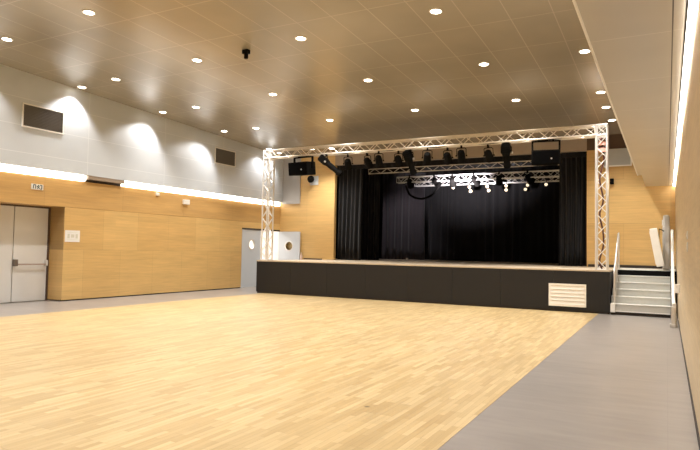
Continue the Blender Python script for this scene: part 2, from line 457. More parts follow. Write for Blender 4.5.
t = thing('exit_sign', 'small white exit sign with dark pictogram above the grey double door', 'sign', (XL, 8.88, 2.67))
bm = BM(); rbox(bm, XL + 0.002, XL + 0.03, 8.73, 9.03, 2.67, 2.80, 0.006); obj('housing', bm, M['white'], t)
bm = BM()   # frame, door outline, arrow and running figure
x = XL + 0.031
def ybar(bm, ya, za, yb, zb, w=0.02):
    d = Vector((0, yb - ya, zb - za)).normalized(); n_ = Vector((0, -d.z, d.y)) * w / 2
    p, q = Vector((x, ya, za)), Vector((x, yb, zb))
    vs = [bm.verts.new(v) for v in (p - n_, q - n_, q + n_, p + n_)]; vt = [bm.verts.new(v.co + Vector((0.003, 0, 0))) for v in vs]
    bm.faces.new(vs); bm.faces.new(vt[::-1])
    for k in range(4): bm.faces.new((vs[k], vs[(k+1) % 4], vt[(k+1) % 4], vt[k]))
ybar(bm, 8.775, 2.69, 8.775, 2.78); ybar(bm, 8.775, 2.78, 8.83, 2.78); ybar(bm, 8.83, 2.78, 8.83, 2.69)
ybar(bm, 8.86, 2.75, 8.91, 2.72, 0.018); ybar(bm, 8.87, 2.695, 8.90, 2.73); ybar(bm, 8.90, 2.73, 8.93, 2.695); ybar(bm, 8.88, 2.76, 8.93, 2.755)
ybar(bm, 8.94, 2.78, 8.985, 2.78); ybar(bm, 8.985, 2.78, 8.985, 2.69); ybar(bm, 8.985, 2.69, 8.95, 2.69); ybar(bm, 8.895, 2.772, 8.907, 2.78, 0.02)
obj('pictogram', bm, M['blue'], t)

t = thing('paper_notice', 'white paper notice on the oak wall right of the grey double door', 'notice', (XL, 9.88, 1.46))
bm = BM(); box(bm, XL + 0.001, XL + 0.005, 9.67, 10.09, 1.46, 1.75); obj('sheet', bm, M['white'], t)
bm = BM()
for (a, b_, c, d) in ((9.74, 9.80, 1.55, 1.66), (9.84, 9.93, 1.57, 1.65), (9.97, 10.03, 1.55, 1.66), (9.73, 10.03, 1.515, 1.52), (9.73, 10.03, 1.69, 1.695)):
    box(bm, XL + 0.005, XL + 0.0065, a, b_, c, d)
obj('printed_plan', bm, plain('faint print', (0.62, 0.60, 0.50), 0.6), t)

def wall_box(name, label, cat, x0, x1, y0, y1, z0, z1, face, mat, r=0.008, group=None):
    """a small fitting: cover plus a raised face plate"""
    t = thing(name, label, cat, ((x0 + x1) / 2, (y0 + y1) / 2, z0), group=group)
    bm = BM(); rbox(bm, x0, x1, y0, y1, z0, z1, r); obj('cover', bm, mat, t)
    iy, iz = (y1 - y0) * 0.25, (z1 - z0) * 0.25
    bm = BM()
    if face == '+x': rbox(bm, x1 - 0.002, x1 + 0.006, y0 + iy, y1 - iy, z0 + iz, z1 - iz, 0.002)
    if face == '-x': rbox(bm, x0 - 0.006, x0 + 0.002, y0 + iy, y1 - iy, z0 + iz, z1 - iz, 0.002)
    obj('face_plate', bm, M['offwhite'], t)
    return t
wall_box('alarm_sounder', 'white square sounder on the oak wall below the strip light, nearer the stage', 'alarm', XL + 0.005, XL + 0.08, 13.66, 13.90, 2.70, 2.84, '+x', M['white'])
wall_box('motion_sensor', 'tiny white round-edged sensor under the strip light left of the sounder', 'sensor', XL + 0.005, XL + 0.07, 12.55, 12.67, 2.86, 2.95, '+x', M['white'], 0.02)
wall_box('switch_plate', 'upper of two small white wall plates on the right wall', 'switch', XR - 0.012, XR - 0.0005, 7.66, 7.78, 1.575, 1.665, '-x', M['white'], 0.004)
wall_box('switch_plate', 'lower of two small white wall plates on the right wall', 'switch', XR - 0.012, XR - 0.0005, 7.66, 7.78, 1.43, 1.54, '-x', M['white'], 0.004)

# pale panel high on the wall right of the stage
t = thing('duct_cover', 'pale grey framed panel high on the wall beside the right truss column', 'panel', (-1.2, YF, 3.97))
bm = BM(); rbox(bm, -1.62, -0.90, YF - 0.10, YF - 0.002, 3.97, 4.47, 0.01); obj('panel', bm, plain('pale blue grey', (0.46, 0.47, 0.46), 0.5), t)
bm = BM(); box(bm, -1.62, -0.88, YF - 0.12, YF - 0.1, 3.95, 3.985); box(bm, -0.915, -0.88, YF - 0.12, YF - 0.1, 3.985, 4.47); obj('edge_trim', bm, M['offwhite'], t)
t = thing('wall_bracket', 'small black bracketed lamp on the oak wall right of the right truss column', 'lamp', (-1.43, YF, 3.5))
bm = BM(); rbox(bm, -1.46, -1.36, YF - 0.14, YF - 0.02, 3.44, 3.60, 0.01); obj('housing', bm, M['black'], t)
bm = BM(); box(bm, -1.43, -1.39, YF - 0.03, YF - 0.001, 3.48, 3.56); obj('bracket', bm, M['black'], t)
t = thing('wall_projector', 'small round black fitting on the wall under the left black loudspeaker', 'fitting', (-11.6, YF, 3.80))
mt = Matrix.Translation((-11.66, YF - 0.12, 3.99)) @ Matrix.Rotation(PI / 2, 4, 'X')
bm = BM(); lathe(bm, [(0, -0.118), (0.05, -0.118), (0.05, -0.02), (0.13, 0), (0.14, 0.05), (0.10, 0.12), (0, 0.14)], 24, mt); obj('body', bm, M['black'], t, True)
bm = BM(); box(bm, -11.78, -11.42, YF - 0.012, YF - 0.001, 3.78, 4.12); obj('halo_plate', bm, M['bluegrey'], t)  # blue-grey plate stands in for the halo of light around the fitting

# black ceiling device
t = thing('ceiling_camera', 'small black camera mount hanging from the ceiling panels', 'camera', (-7.32, 9.26, ceil_z(9.26)))
cz = ceil_z(9.26)
bm = BM(); rbox(bm, -7.39, -7.25, 9.21, 9.31, cz - 0.08, cz - 0.0, 0.012); obj('base', bm, M['black'], t)
bm = BM(); lathe(bm, [(0, -0.22), (0.04, -0.22), (0.052, -0.2), (0.052, -0.085), (0, -0.085)], 20, Matrix.Translation((-7.32, 9.26, cz)) @ Matrix.Scale(0.8, 4)); obj('lens_barrel', bm, M['black'], t, True)

# ------------------------------------------------------------------ strip lights
def strip(label, x0, x1, y0, y1, z, mat, power, wdt, facing_z=-1):
    t = thing('strip_light', label, 'light', ((x0 + x1) / 2, (y0 + y1) / 2, z)); t['group'] = 'strip lights along the walls'
    hz = 0.073 if x1 < 0 else 0.012
    bm = BM()
    if x1 < 0: box(bm, x0 - 0.02, x0, y0, y1, z - hz, z + hz)
    else: box(bm, x0 - 0.002, x1 + 0.002, y0, y1, z + 0.012, z + 0.05)
    obj('housing', bm, M['white'], t)
    bm = BM(); rbox(bm, x0, x1, y0 + 0.01, y1 - 0.01, z - hz, z + hz, min(0.02, hz * 0.6)); obj('diffuser', bm, mat, t)
strip('long glowing strip light over the grey double door, left of the dark gap', XL - 0.10, XL + 0.075, YB + 0.1, 10.17, 3.085, M['strip'], 0, 0)
strip('long glowing strip light running to the stage, right of the dark gap', XL - 0.10, XL + 0.075, 11.36, YF - 0.1, 3.085, M['strip'], 0, 0)
strip('glowing strip light in the slot along the top of the right wall', 0.158, 0.203, YB + 0.1, YF - 0.03, ZR - 0.012, M['stripr'], 0, 0)

# ------------------------------------------------------------------ downlights
def downlight_proto():
    t = thing('downlight', '', 'light'); t['group'] = 'recessed ceiling downlights'
    bm = BM(); lathe(bm, [(0.085, 0.0), (0.085, -0.010), (0.105, -0.012), (0.112, -0.006), (0.112, 0.012), (0.085, 0.012), (0.085, 0.0)], 32)
    obj('trim_ring', bm, M['white'], t, True)
    bm = BM(); lathe(bm, [(0, -0.013), (0.05, -0.013), (0.0845, -0.006), (0.0845, 0.006), (0, 0.006)], 32)
    obj('diffuser', bm, M['lamp'], t, True)
    return t
DL = [  # x, y, where
    (-10.72, 6.56, 'ceiling downlight at the left edge of the picture, second row from the grey wall'),
    (-8.26, 6.38, 'ceiling downlight nearest the top left corner of the picture'),
    (-5.64, 8.64, 'ceiling downlight right of the black ceiling camera'),
    (-3.12, 8.54, 'ceiling downlight at the top middle, nearest the top edge of the picture'),
    (-1.27, 11.10, 'first downlight beside the right bulkhead edge, nearest the camera'),
    (-8.15, 8.78, 'ceiling downlight left of the black ceiling camera'),
    (-5.55, 11.12, 'ceiling downlight in the centre of the ceiling, middle column'),
    (-3.07, 11.08, 'ceiling downlight right of centre, second in its line from the stage'),
    (-10.71, 9.02, 'ceiling downlight just right of the left wall washer nearest the camera'),
    (-8.06, 11.22, 'ceiling downlight beyond the black camera, third line from the left wall'),
    (-5.49, 13.62, 'ceiling downlight before the truss beam, in the centre column'),
    (-3.03, 13.64, 'ceiling downlight before the truss beam, right of centre'),
    (-1.24, 13.68, 'second downlight from the camera beside the right bulkhead edge'),
    (-11.97, 9.13, 'wall washer downlight nearest the camera, close to the grey wall'),
    (-10.60, 11.43, 'ceiling downlight beside the middle wall washer'),
    (-7.99, 13.75, 'ceiling downlight before the truss beam, left of centre'),
    (-11.81, 11.49, 'middle wall washer downlight close to the grey wall'),
    (-11.66, 13.80, 'wall washer downlight close to the grey wall, nearest the left truss column'),
    (-10.49, 13.81, 'ceiling downlight nearest the top of the left truss column'),
    (-1.24, 14.92, 'third downlight from the camera beside the right bulkhead edge'),
    (-1.21, 16.19, 'downlight above the right truss corner, last beside the bulkhead'),
]
HID = [(x, y) for y in (4.1, 1.7, -0.7, -3.1) for x in (-10.65, -8.1, -5.55, -3.05, -1.24)] + [(-11.9, 6.8), (-11.9, 4.3), (-11.9, 16.4), (-11.95, 17.1), (-10.5, 16.9), (-9.8, 17.0), (-1.24, 8.6)]
HID = [h for h in HID if h != (-1.24, 8.6)] + [(-5.6, 6.3), (-3.1, 6.3), (-1.24, 6.3), (-1.24, 8.65)]

THRU = {(-11.9, 16.4): 'wall washer downlight behind the top corner of the left truss column',
        (-11.95, 17.1): 'wall washer downlight seen through the left end of the truss beam, next to the column',
        (-10.5, 16.9): 'added ceiling downlight behind the truss beam above the left loudspeaker, lighting the oak wall',
        (-9.8, 17.0): 'added ceiling downlight behind the truss beam right of the left loudspeaker, lighting the oak wall'}  # last two lamps are added to brighten the left oak wall
def spot_data(name, power, deg, blend, col=(1.0, 0.975, 0.93), radius=0.06):
    l = bpy.data.lights.new(name, 'SPOT'); l.energy = power; l.spot_size = math.radians(deg); l.spot_blend = blend
    l.color = col; l.shadow_soft_size = radius; return l
L_MAIN = spot_data('downlight_beam', 215, 130, 0.9)
L_BACK = spot_data('downlight_beam_dimmed', 135, 130, 0.9)
L_ADDED = spot_data('added_downlight_beam', 250, 110, 0.9)  # for the two added lamps that brighten the left oak wall
L_NEAR = spot_data('downlight_beam_stage', 275, 130, 0.9)
L_WASH = spot_data('washer_beam', 160, 104, 0.5, (1.0, 0.98, 0.96))
L_WASH2 = spot_data('washer_beam_dimmed', 85, 104, 0.6, (1.0, 0.98, 0.96))
proto = None
for i, (x, y, lab) in enumerate(DL + [(h[0], h[1], THRU.get(h, 'ceiling downlight above or behind the camera, outside the photograph')) for h in HID]):
    x *= 1.061; y *= 1.061; loc = (x, y, ceil_z(y) - 0.002)
    if i == 0:
        proto = downlight_proto(); proto.location = loc; proto['label'] = lab; o = proto
    else: o = dup(proto, loc, lab)
    o.rotation_euler = (-0.0395, 0, 0)
for i, (x, y) in enumerate([(d[0], d[1]) for d in DL] + HID):
    l = bpy.data.objects.new('downlight_beam', (L_WASH2 if y > 15 else L_WASH) if x < -11.5 else L_BACK if y < 3 else L_ADDED if y > 16.5 else L_NEAR if y > 10.2 else L_MAIN); C.objects.link(l)
    x0_, y0_ = x, y; x *= 1.061; y *= 1.061; l.location = (x, y, ceil_z(y) - 0.04)
    if x0_ < -11.5:   # washers are turned a little towards the wall
        dy = {9.13: -0.12, 11.49: -0.30, 13.80: -0.42, 16.4: -0.25, 17.1: -0.3}.get(y0_, 0.0)
        l.rotation_euler = Vector((-0.06, dy, -1.0)).to_track_quat('-Z', 'Y').to_euler()

# ------------------------------------------------------------------ stage
st = thing('stage', 'low black-fronted stage with pale boarded top across the end of the hall', 'stage', (-6.2, SY, 0))
SX0, SX1 = -11.33, -1.17
bm = BM(); box(bm, SX0 + 0.03, SX1 - 0.03, SY + 0.06, YF - 0.005, 0.0, ST - 0.035)
box(bm, OX0 - 1.0, OX1 + 0.9, YF + 0.155, 24.8, 0.0, ST - 0.035); obj('base', bm, M['stagefront'], st)
bm = BM(); box(bm, SX0, SX1, SY - 0.005, YF - 0.002, ST - 0.035, ST); box(bm, OX0 + 0.003, OX1 - 0.003, YF - 0.002, YF + 0.155, ST - 0.035, ST)
box(bm, OX0 - 1.0, OX1 + 0.9, YF + 0.155, 24.8, ST - 0.035, ST); obj('stage_floor', bm, M['stagetop'], st)
n = 8; wd = (SX1 - SX0) / n
for k in range(n):
    bm = BM(); rbox(bm, SX0 + k * wd + 0.002, SX0 + (k + 1) * wd - 0.002, SY, SY + 0.06, 0.045, ST - 0.037, 0.003)
    obj('front_panel', bm, M['stagefront'], st)
bm = BM(); box(bm, SX0 + 0.02, SX1 - 0.02, SY + 0.03, SY + 0.06, 0.0, 0.045); obj('plinth', bm, M['dark'], st)
# louvred white grille in the stage front (part of the stage)
gx0, gx1, gz0, gz1 = -2.54, -1.69, 0.13, 0.67
bm = BM(); f = 0.045
for (a, b_, c, d) in ((gx0, gx1, gz0, gz0 + f), (gx0, gx1, gz1 - f, gz1), (gx0, gx0 + f, gz0 + f, gz1 - f), (gx1 - f, gx1, gz0 + f, gz1 - f)):
    box(bm, a, b_, SY - 0.025, SY - 0.001, c, d)
gr = obj('vent_grille', bm, M['offwhite'], st); gr['label'] = 'white louvred grille'
bm = BM(); box(bm, gx0 + f, gx1 - f, SY - 0.004, SY - 0.001, gz0 + f, gz1 - f); obj('backing', bm, M['offwhite'], gr)
for k in range(5):
    zc = gz0 + f + (gz1 - gz0 - 2 * f) * (k + 0.5) / 5
    bm = BM(); box(bm, gx0 + f, gx1 - f, -0.003, 0.003, -0.046, 0.046, Matrix.Translation((0, SY - 0.014, zc)) @ Matrix.Rotation(-0.22, 4, 'X'))
    obj('louvre', bm, M['offwhite'], gr)

# little things on the stage
t = thing('plastic_bottle', 'tiny pale pink bottle standing on the stage by the left oak wall', 'bottle', (-11.62 + 0.6, 17.2, ST))
bm = BM(); lathe(bm, [(0, 0), (0.033, 0), (0.036, 0.01), (0.036, 0.13), (0.028, 0.17), (0.013, 0.20), (0.013, 0.225), (0, 0.225)], 20); obj('body', bm, plain('pale pink plastic', (0.85, 0.66, 0.62), 0.3), t, True, world=False)
bm = BM(); lathe(bm, [(0, 0.225), (0.016, 0.225), (0.016, 0.25), (0, 0.25)], 16); obj('cap', bm, M['white'], t, True, world=False)
t = thing('cable_tray', 'low dark bar lying on the stage beside the pale pink bottle', 'bar', (-11.0, 18.4, ST))
bm = BM(); rbox(bm, -11.65, -10.95, 18.35, 18.5, ST, ST + 0.045, 0.008); obj('bar', bm, M['brown'], t)
t = thing('stage_marker', 'small white box on the stage floor before the back curtain', 'box', (-9.3, 22.6, ST))
bm = BM(); rbox(bm, -9.13, -9.05, 21.9, 21.96, ST, ST + 0.10, 0.01); obj('box', bm, M['white'], t)

# ------------------------------------------------------------------ curtains
def curtain(label, p0, p1, z0, z1, mat, fold=0.16, amp=0.055, name='stage_curtain', flare=0.0):
    p0, p1 = Vector((p0[0], p0[1], 0)), Vector((p1[0], p1[1], 0)); d = p1 - p0; L = d.length; d.normalize(); nrm = Vector((-d.y, d.x, 0))
    n = max(12, int(L / 0.022)); rows = 7
    ph = [random.uniform(0, 6.28) for _ in range(6)]
    bm = BM(); grid = []
    for j in range(rows + 1):
        v = j / rows; row = []
        for i in range(n + 1):
            s = i / n * L
            a = amp * (0.65 + 0.35 * math.sin(s * 1.7 + ph[0])) * (1.15 - 0.35 * v)
            off = a * math.sin(2 * PI * s / fold + 1.3 * math.sin(s * 2.1 + ph[1]) + 0.35 * math.sin(4 * (1 - v) + ph[2] + s)) + 0.02 * math.sin(s * 23 + ph[3])
            side = 0.02 * math.sin(3 * (1 - v) + s * 2)
            row.append(bm.verts.new(p0 + d * (s + side) + nrm * off + Vector((0, 0, z0 + (z1 - z0) * v))))
        grid.append(row)
    for j in range(rows):
        for i in range(n): bm.faces.new((grid[j][i], grid[j][i + 1], grid[j + 1][i + 1], grid[j + 1][i]))
    t = thing(name, label, 'curtain', ((p0 + p1) / 2) + Vector((0, 0, z0))); t['group'] = 'black stage curtains'
    o = obj('cloth', bm, mat, t, True)
    m = o.modifiers.new('thick', 'SOLIDIFY'); m.thickness = 0.006
    bm = BM(); h = Vector((0, 0, z1 + 0.02)); tube(bm, [p0 + h, p1 + h], 0.022, 8); obj('curtain_rail', bm, M['black'], t)
    return t
Z1 = 4.75
curtain('black curtain leg at the left edge of the stage opening, against the oak wall', (-10.78, 19.22), (-9.75, 19.22), ST + 0.01, Z1, M['curtain'], 0.17, 0.05)
curtain('second black curtain leg from the left, hanging behind the first', (-10.75, 20.5), (-9.72, 20.7), ST + 0.01, Z1, M['curtain'], 0.22, 0.06)
curtain('lit black curtain with long folds left of the back curtain', (-10.9, 23.45), (-9.1, 23.85), ST + 0.01, Z1, M['curtain_lit'], 0.36, 0.11)
curtain('wide black back curtain closing the rear of the stage', (-12.2, 24.4), (-1.6, 24.4), ST + 0.01, Z1 + 0.3, M['curtain'], 0.34, 0.05)
curtain('black curtain leg at the right edge of the stage opening', (-2.95, 19.25), (-2.03, 19.25), ST + 0.01, Z1, M['curtain'], 0.15, 0.05)
curtain('short black border curtain across the top of the stage opening', (-10.78, 18.83 + 0.28), (-2.03, 18.83 + 0.28), 4.33, 4.53, M['curtain'], 0.30, 0.03, 'border_curtain')

# ------------------------------------------------------------------ trusses
def truss_seg(root, name, p0, p1, sec, mat, up=Vector((0, 0, 1)), r=0.025, rb=0.012, pitch=None, faces=(0, 1, 2, 3), square=True):
    """box truss between p0 and p1 (axis line through the section centre): chords are the part, bracing its sub-part"""
    p0, p1 = Vector(p0), Vector(p1); d = (p1 - p0); L = d.length; dn = d.normalized()
    a = dn.cross(up).normalized(); b_ = a.cross(dn).normalized(); h = sec / 2 - r
    cs = [a * -h + b_ * -h, a * h + b_ * -h, a * h + b_ * h, a * -h + b_ * h] if square else [b_ * -h, b_ * h]
    bm = BM()
    for c in cs: tube(bm, [p0 + c, p1 + c], r, 10)
    o = obj(name, bm, mat, root, True)
    bm = BM(); pt = pitch or sec * 0.95; n = max(2, round(L / pt)); prs = [(0, 1), (1, 2), (2, 3), (3, 0)] if square else [(0, 1)]
    for fi, (i, j) in enumerate(prs):
        if fi not in faces: continue
        for k in range(n):
            s0, s1 = (k / n) * L, ((k + 1) / n) * L
            u, v = (cs[i], cs[j]) if (k + fi) % 2 == 0 else (cs[j], cs[i])
            tube(bm, [p0 + dn * s0 + u, p0 + dn * s1 + v], rb, 6, False)
    for s in (0.004, L - 0.004):
        m_ = len(cs)
        for i in range(m_ if square else 1): tube(bm, [p0 + dn * s + cs[i], p0 + dn * s + cs[(i + 1) % m_]], rb, 6, False)
    obj('bracing', bm, mat, o, True)
    return o

TY = 15.3 + 0.145
tr = thing('truss_arch', 'silver aluminium lighting truss arch standing on the front of the stage', 'truss', (-6.3, TY, ST))
CL, CR, TZ = -11.185, -1.375, 4.375
truss_seg(tr, 'column', (CL, TY, ST + 0.012), (CL, TY, TZ - 0.145), 0.29, M['alu'], Vector((0, 1, 0)))
truss_seg(tr, 'column', (CR, TY, ST + 0.012), (CR, TY, TZ - 0.145), 0.29, M['alu'], Vector((0, 1, 0)))
truss_seg(tr, 'beam', (CL + 0.145, TY, TZ), (CR - 0.145, TY, TZ), 0.29, M['alu_d'])
for cx in (CL, CR):
    bm = BM(); h = 0.123
    pts = [Vector((cx + sx * h, TY + sy * h, TZ + sz * h)) for sx in (-1, 1) for sy in (-1, 1) for sz in (-1, 1)]
    for i in range(8):
        for j in range(i + 1, 8):
            dd = pts[i] - pts[j]; k = sum(1 for q in dd if abs(q) > 1e-6)
            if k == 1: tube(bm, [pts[i], pts[j]], 0.022, 8)
            elif k == 2: tube(bm, [pts[i], pts[j]], 0.008, 6)
    obj('corner_block', bm, M['alu'], tr, True)
    bm = BM(); box(bm, cx - 0.2, cx + 0.2, TY - 0.145, TY + 0.2, ST + 0.0005, ST + 0.012); obj('base_plate', bm, M['steel'], tr)

def hung_truss(label, x0, x1, y, z0, z1, mat, square, sec=0.2):
    t = thing('rigging_truss', label, 'truss', ((x0 + x1) / 2, y, z0)); t['group'] = 'rigging trusses over the stage'
    zc = (z0 + z1) / 2
    truss_seg(t, 'chords', (x0, y, zc), (x1, y, zc), z1 - z0, mat, r=0.02, rb=0.011, pitch=0.26, square=square)
    for fx in (0.12, 0.5, 0.88):
        xx = x0 + (x1 - x0) * fx; bm = BM(); tube(bm, [(xx, y, z1 - 0.02), (xx, y, 5.49)], 0.008, 6); obj('suspension_cable', bm, M['black'], t)
    return t
hung_truss('nearest rigging truss over the stage, behind the black border curtain', -9.9, -3.0, 20.0, 4.24, 4.45, M['alu_d'], False)
hung_truss('middle rigging truss over the stage, brightly lit', -9.35, -3.2, 21.5, 4.04, 4.29, M['alu'], True)
hung_truss('rear rigging truss over the stage, lowest in the picture', -9.2, -3.4, 23.0, 4.06, 4.28, M['alu'], True)

# ------------------------------------------------------------------ stage lamps
def par_proto():
    """short can lamp; origin at the clamp, can hangs below; beam towards +y and down"""
    t = thing('stage_spotlight', '', 'stage lamp')
    T = Matrix.Translation((0, 0.02, -0.26)) @ Matrix.Rotation(-0.95, 4, 'X')
    def W(bm): return bm
    bm = BM()
    A = T @ Matrix.Rotation(-PI / 2, 4, 'X')   # local z -> +y
    lathe(bm, [(0, -0.16), (0.05, -0.16), (0.085, -0.13), (0.10, -0.05), (0.105, 0.14), (0.112, 0.14), (0.112, 0.16), (0.095, 0.16), (0.095, 0.10)], 24, A)
    body = obj('can', W(bm), M['black'], t, True, world=False)
    bm = BM(); lathe(bm, [(0, 0.125), (0.094, 0.125), (0.094, 0.13), (0, 0.14)], 24, A); obj('lens', bm, M['blackrough'], body, True, world=False)
    bm = BM(); hh = 0.125
    tube(bm, [(-hh, 0.02, -0.27), (-hh, 0.01, -0.08), (-0.09, 0, -0.06), (0.09, 0, -0.06), (hh, 0.01, -0.08), (hh, 0.02, -0.27)], 0.012, 6)
    obj('yoke', bm, M['black'], t, True, world=False)
    bm = BM(); rbox(bm, -0.025, 0.025, -0.03, 0.03, -0.07, -0.02, 0.006); tube(bm, [(-0.02, 0, 0), (0.02, 0, 0)], 0.034, 12); obj('clamp', bm, M['black'], t, world=False)
    for s in (-1, 1):
        bm = BM(); tube(bm, [(s * 0.12, 0.02, -0.26), (s * 0.155, 0.02, -0.26)], 0.022, 10); obj('knob', bm, M['black'], t, world=False)
    return t
par = par_proto()
ZC = TZ - 0.145 - 0.012
row = [(-8.40, 0.25), (-7.76, -0.3), (-7.28, 0.15), (-6.76, 0.0), (-5.80, 0.4), (-5.30, -0.1), (-4.84, 0.1), (-4.18, -0.15)]
ordn = ['first', 'second', 'third', 'fourth', 'fifth', 'sixth', 'seventh', 'eighth', 'ninth']
for i, (x, rz) in enumerate(row):
    lab = 'black can spotlight under the front truss beam, %s of its row from the left' % ordn[i]
    if i == 0: par.location = (x, TY + 0.12, ZC); par['label'] = lab; par.rotation_euler = (0.1, 0, rz); par['group'] = 'spotlights under the front truss'
    else: dup(par, (x, TY + (0.12 if i % 2 else -0.10), ZC), lab, (random.uniform(-0.15, 0.25), 0, rz))

def profile_spot(label, loc, aim, Lg=0.62, yoke_up=0.22, group='long profile spotlights'):
    """long-barrelled profile lamp hung by a yoke; aim = direction of the beam"""
    t = thing('profile_spotlight', label, 'stage lamp', loc); t['group'] = group
    P = Vector(loc) + Vector((0, 0, -yoke_up)); q = Vector(aim).to_track_quat('Z', 'Y').to_matrix().to_4x4()
    A = Matrix.Translation(P) @ q
    bm = BM(); rbox(bm, -0.10, 0.10, -0.10, 0.10, -0.26, 0.06, 0.03, A); h = obj('lamp_house', bm, M['black'], t, True)
    bm = BM(); lathe(bm, [(0, 0.06), (0.085, 0.06), (0.085, 0.28), (0.075, 0.29), (0.075, Lg - 0.12), (0.095, Lg - 0.10), (0.095, Lg), (0.08, Lg), (0.08, Lg - 0.05), (0, Lg - 0.05)], 24, A)
    obj('barrel', bm, M['black'], t, True)
    bm = BM()
    for k in range(4): rbox(bm, -0.115, 0.115, -0.115, 0.115, -0.22 + 0.06 * k, -0.205 + 0.06 * k, 0.004, A)
    obj('cooling_fins', bm, M['black'], h)
    u = Vector(aim).cross(Vector((0, 0, 1))).normalized(); top = Vector(loc)
    bm = BM(); tube(bm, [P + u * 0.13, top + u * 0.13 - Vector((0, 0, 0.07)), top + u * 0.1 - Vector((0, 0, 0.04)), top - u * 0.1 - Vector((0, 0, 0.04)), top - u * 0.13 - Vector((0, 0, 0.07)), P - u * 0.13], 0.014, 6)
    obj('yoke', bm, M['black'], t, True)
    bm = BM(); rbox(bm, top.x - 0.03, top.x + 0.03, top.y - 0.03, top.y + 0.03, top.z - 0.045, top.z + 0.02, 0.006); obj('clamp', bm, M['black'], t)
    bm = BM(); e = P + u * 0.14; lathe(bm, [(0, 0), (0.03, 0), (0.03, 0.03), (0, 0.03)], 16, Matrix.Translation(e) @ u.to_track_quat('Z', 'Y').to_matrix().to_4x4()); obj('knob', bm, M['steel'], t)
    return t
profile_spot('black long-barrelled profile spotlight tilted down right beside the left loudspeaker', (-9.0, TY - 0.12, ZC), (0.72, 0.2, -0.62), 0.58, 0.22)
profile_spot('black profile spotlight pointing down from the front truss, between the fourth and fifth cans', (-6.42, TY + 0.1, ZC), (0.10, 0.45, -0.72), 0.46, 0.24)
profile_spot('black profile spotlight pointing steeply down near the right loudspeaker', (-3.70, TY + 0.12, ZC), (-0.05, 0.5, -0.75), 0.40, 0.22)

def twin_lamp(label, x, y, z, n, spread=0.0):
    """one or two small round lamps on a dark plate, hanging from a rear truss chord"""
    t = thing('stage_flood_lamp', label, 'stage lamp', (x, y, z)); t['group'] = 'small lamps below the rear truss'
    bm = BM(); rbox(bm, x - 0.07, x + 0.07, y - 0.02, y + 0.03, z - 0.14 - 0.17 * (n - 1) - 0.02, z - 0.02, 0.01); pl = obj('plate', bm, M['black'], t)
    bm = BM(); tube(bm, [(x, y, z - 0.03), (x, y, z + 0.06)], 0.012, 6); obj('hook', bm, M['black'], t)
    for k in range(n):
        c = Vector((x + spread * k, y - 0.03, z - 0.10 - 0.16 * k)); A = Matrix.Translation(c) @ Matrix.Rotation(PI / 2, 4, 'X')
        bm = BM(); lathe(bm, [(0.062, -0.02), (0.085, 0.0), (0.085, 0.04), (0.068, 0.04), (0.06, 0.02)], 20, A); hd = obj('reflector', bm, M['black'], t, True)
        bm = BM(); lathe(bm, [(0, 0.01), (0.066, 0.01), (0.05, 0.03), (0, 0.045)], 20, A); obj('lens', bm, M['spotlens'], hd, True)
zr = 4.05
for i, (x, n, sp, lab) in enumerate([(-7.52, 1, 0, 'single round lit lamp below the rear truss, furthest left'), (-6.86, 2, 0.05, 'first pair of lit lamps below the rear truss from the left'),
        (-6.15, 2, 0.06, 'second pair of lit lamps below the rear truss from the left'), (-5.42, 2, 0.0, 'third pair of lit lamps below the rear truss from the left'),
        (-4.62, 2, -0.08, 'slanting pair of lit lamps below the rear truss, fourth from the left'), (-3.95, 1, 0, 'single round lit lamp below the rear truss, furthest right')]):
    twin_lamp(lab, x, 23.0 - 0.12, zr, n, sp)

# dark cans hung in front of the middle truss
for i, (x, lab) in enumerate([(-8.80, 'furthest left'), (-7.80, 'second from the left'), (-7.08, 'third from the left'), (-6.27, 'fourth from the left'), (-5.33, 'fifth from the left'), (-4.33, 'furthest right')]):
    o = dup(par, (x, 21.5 - 0.14, 4.30), 'black can spotlight hung on the middle rigging truss, ' + lab, (0.45, 0, 0.2 * (-1) ** i), 'spotlights on the middle rigging truss')
    o.scale = (1.2, 1.2, 1.2)

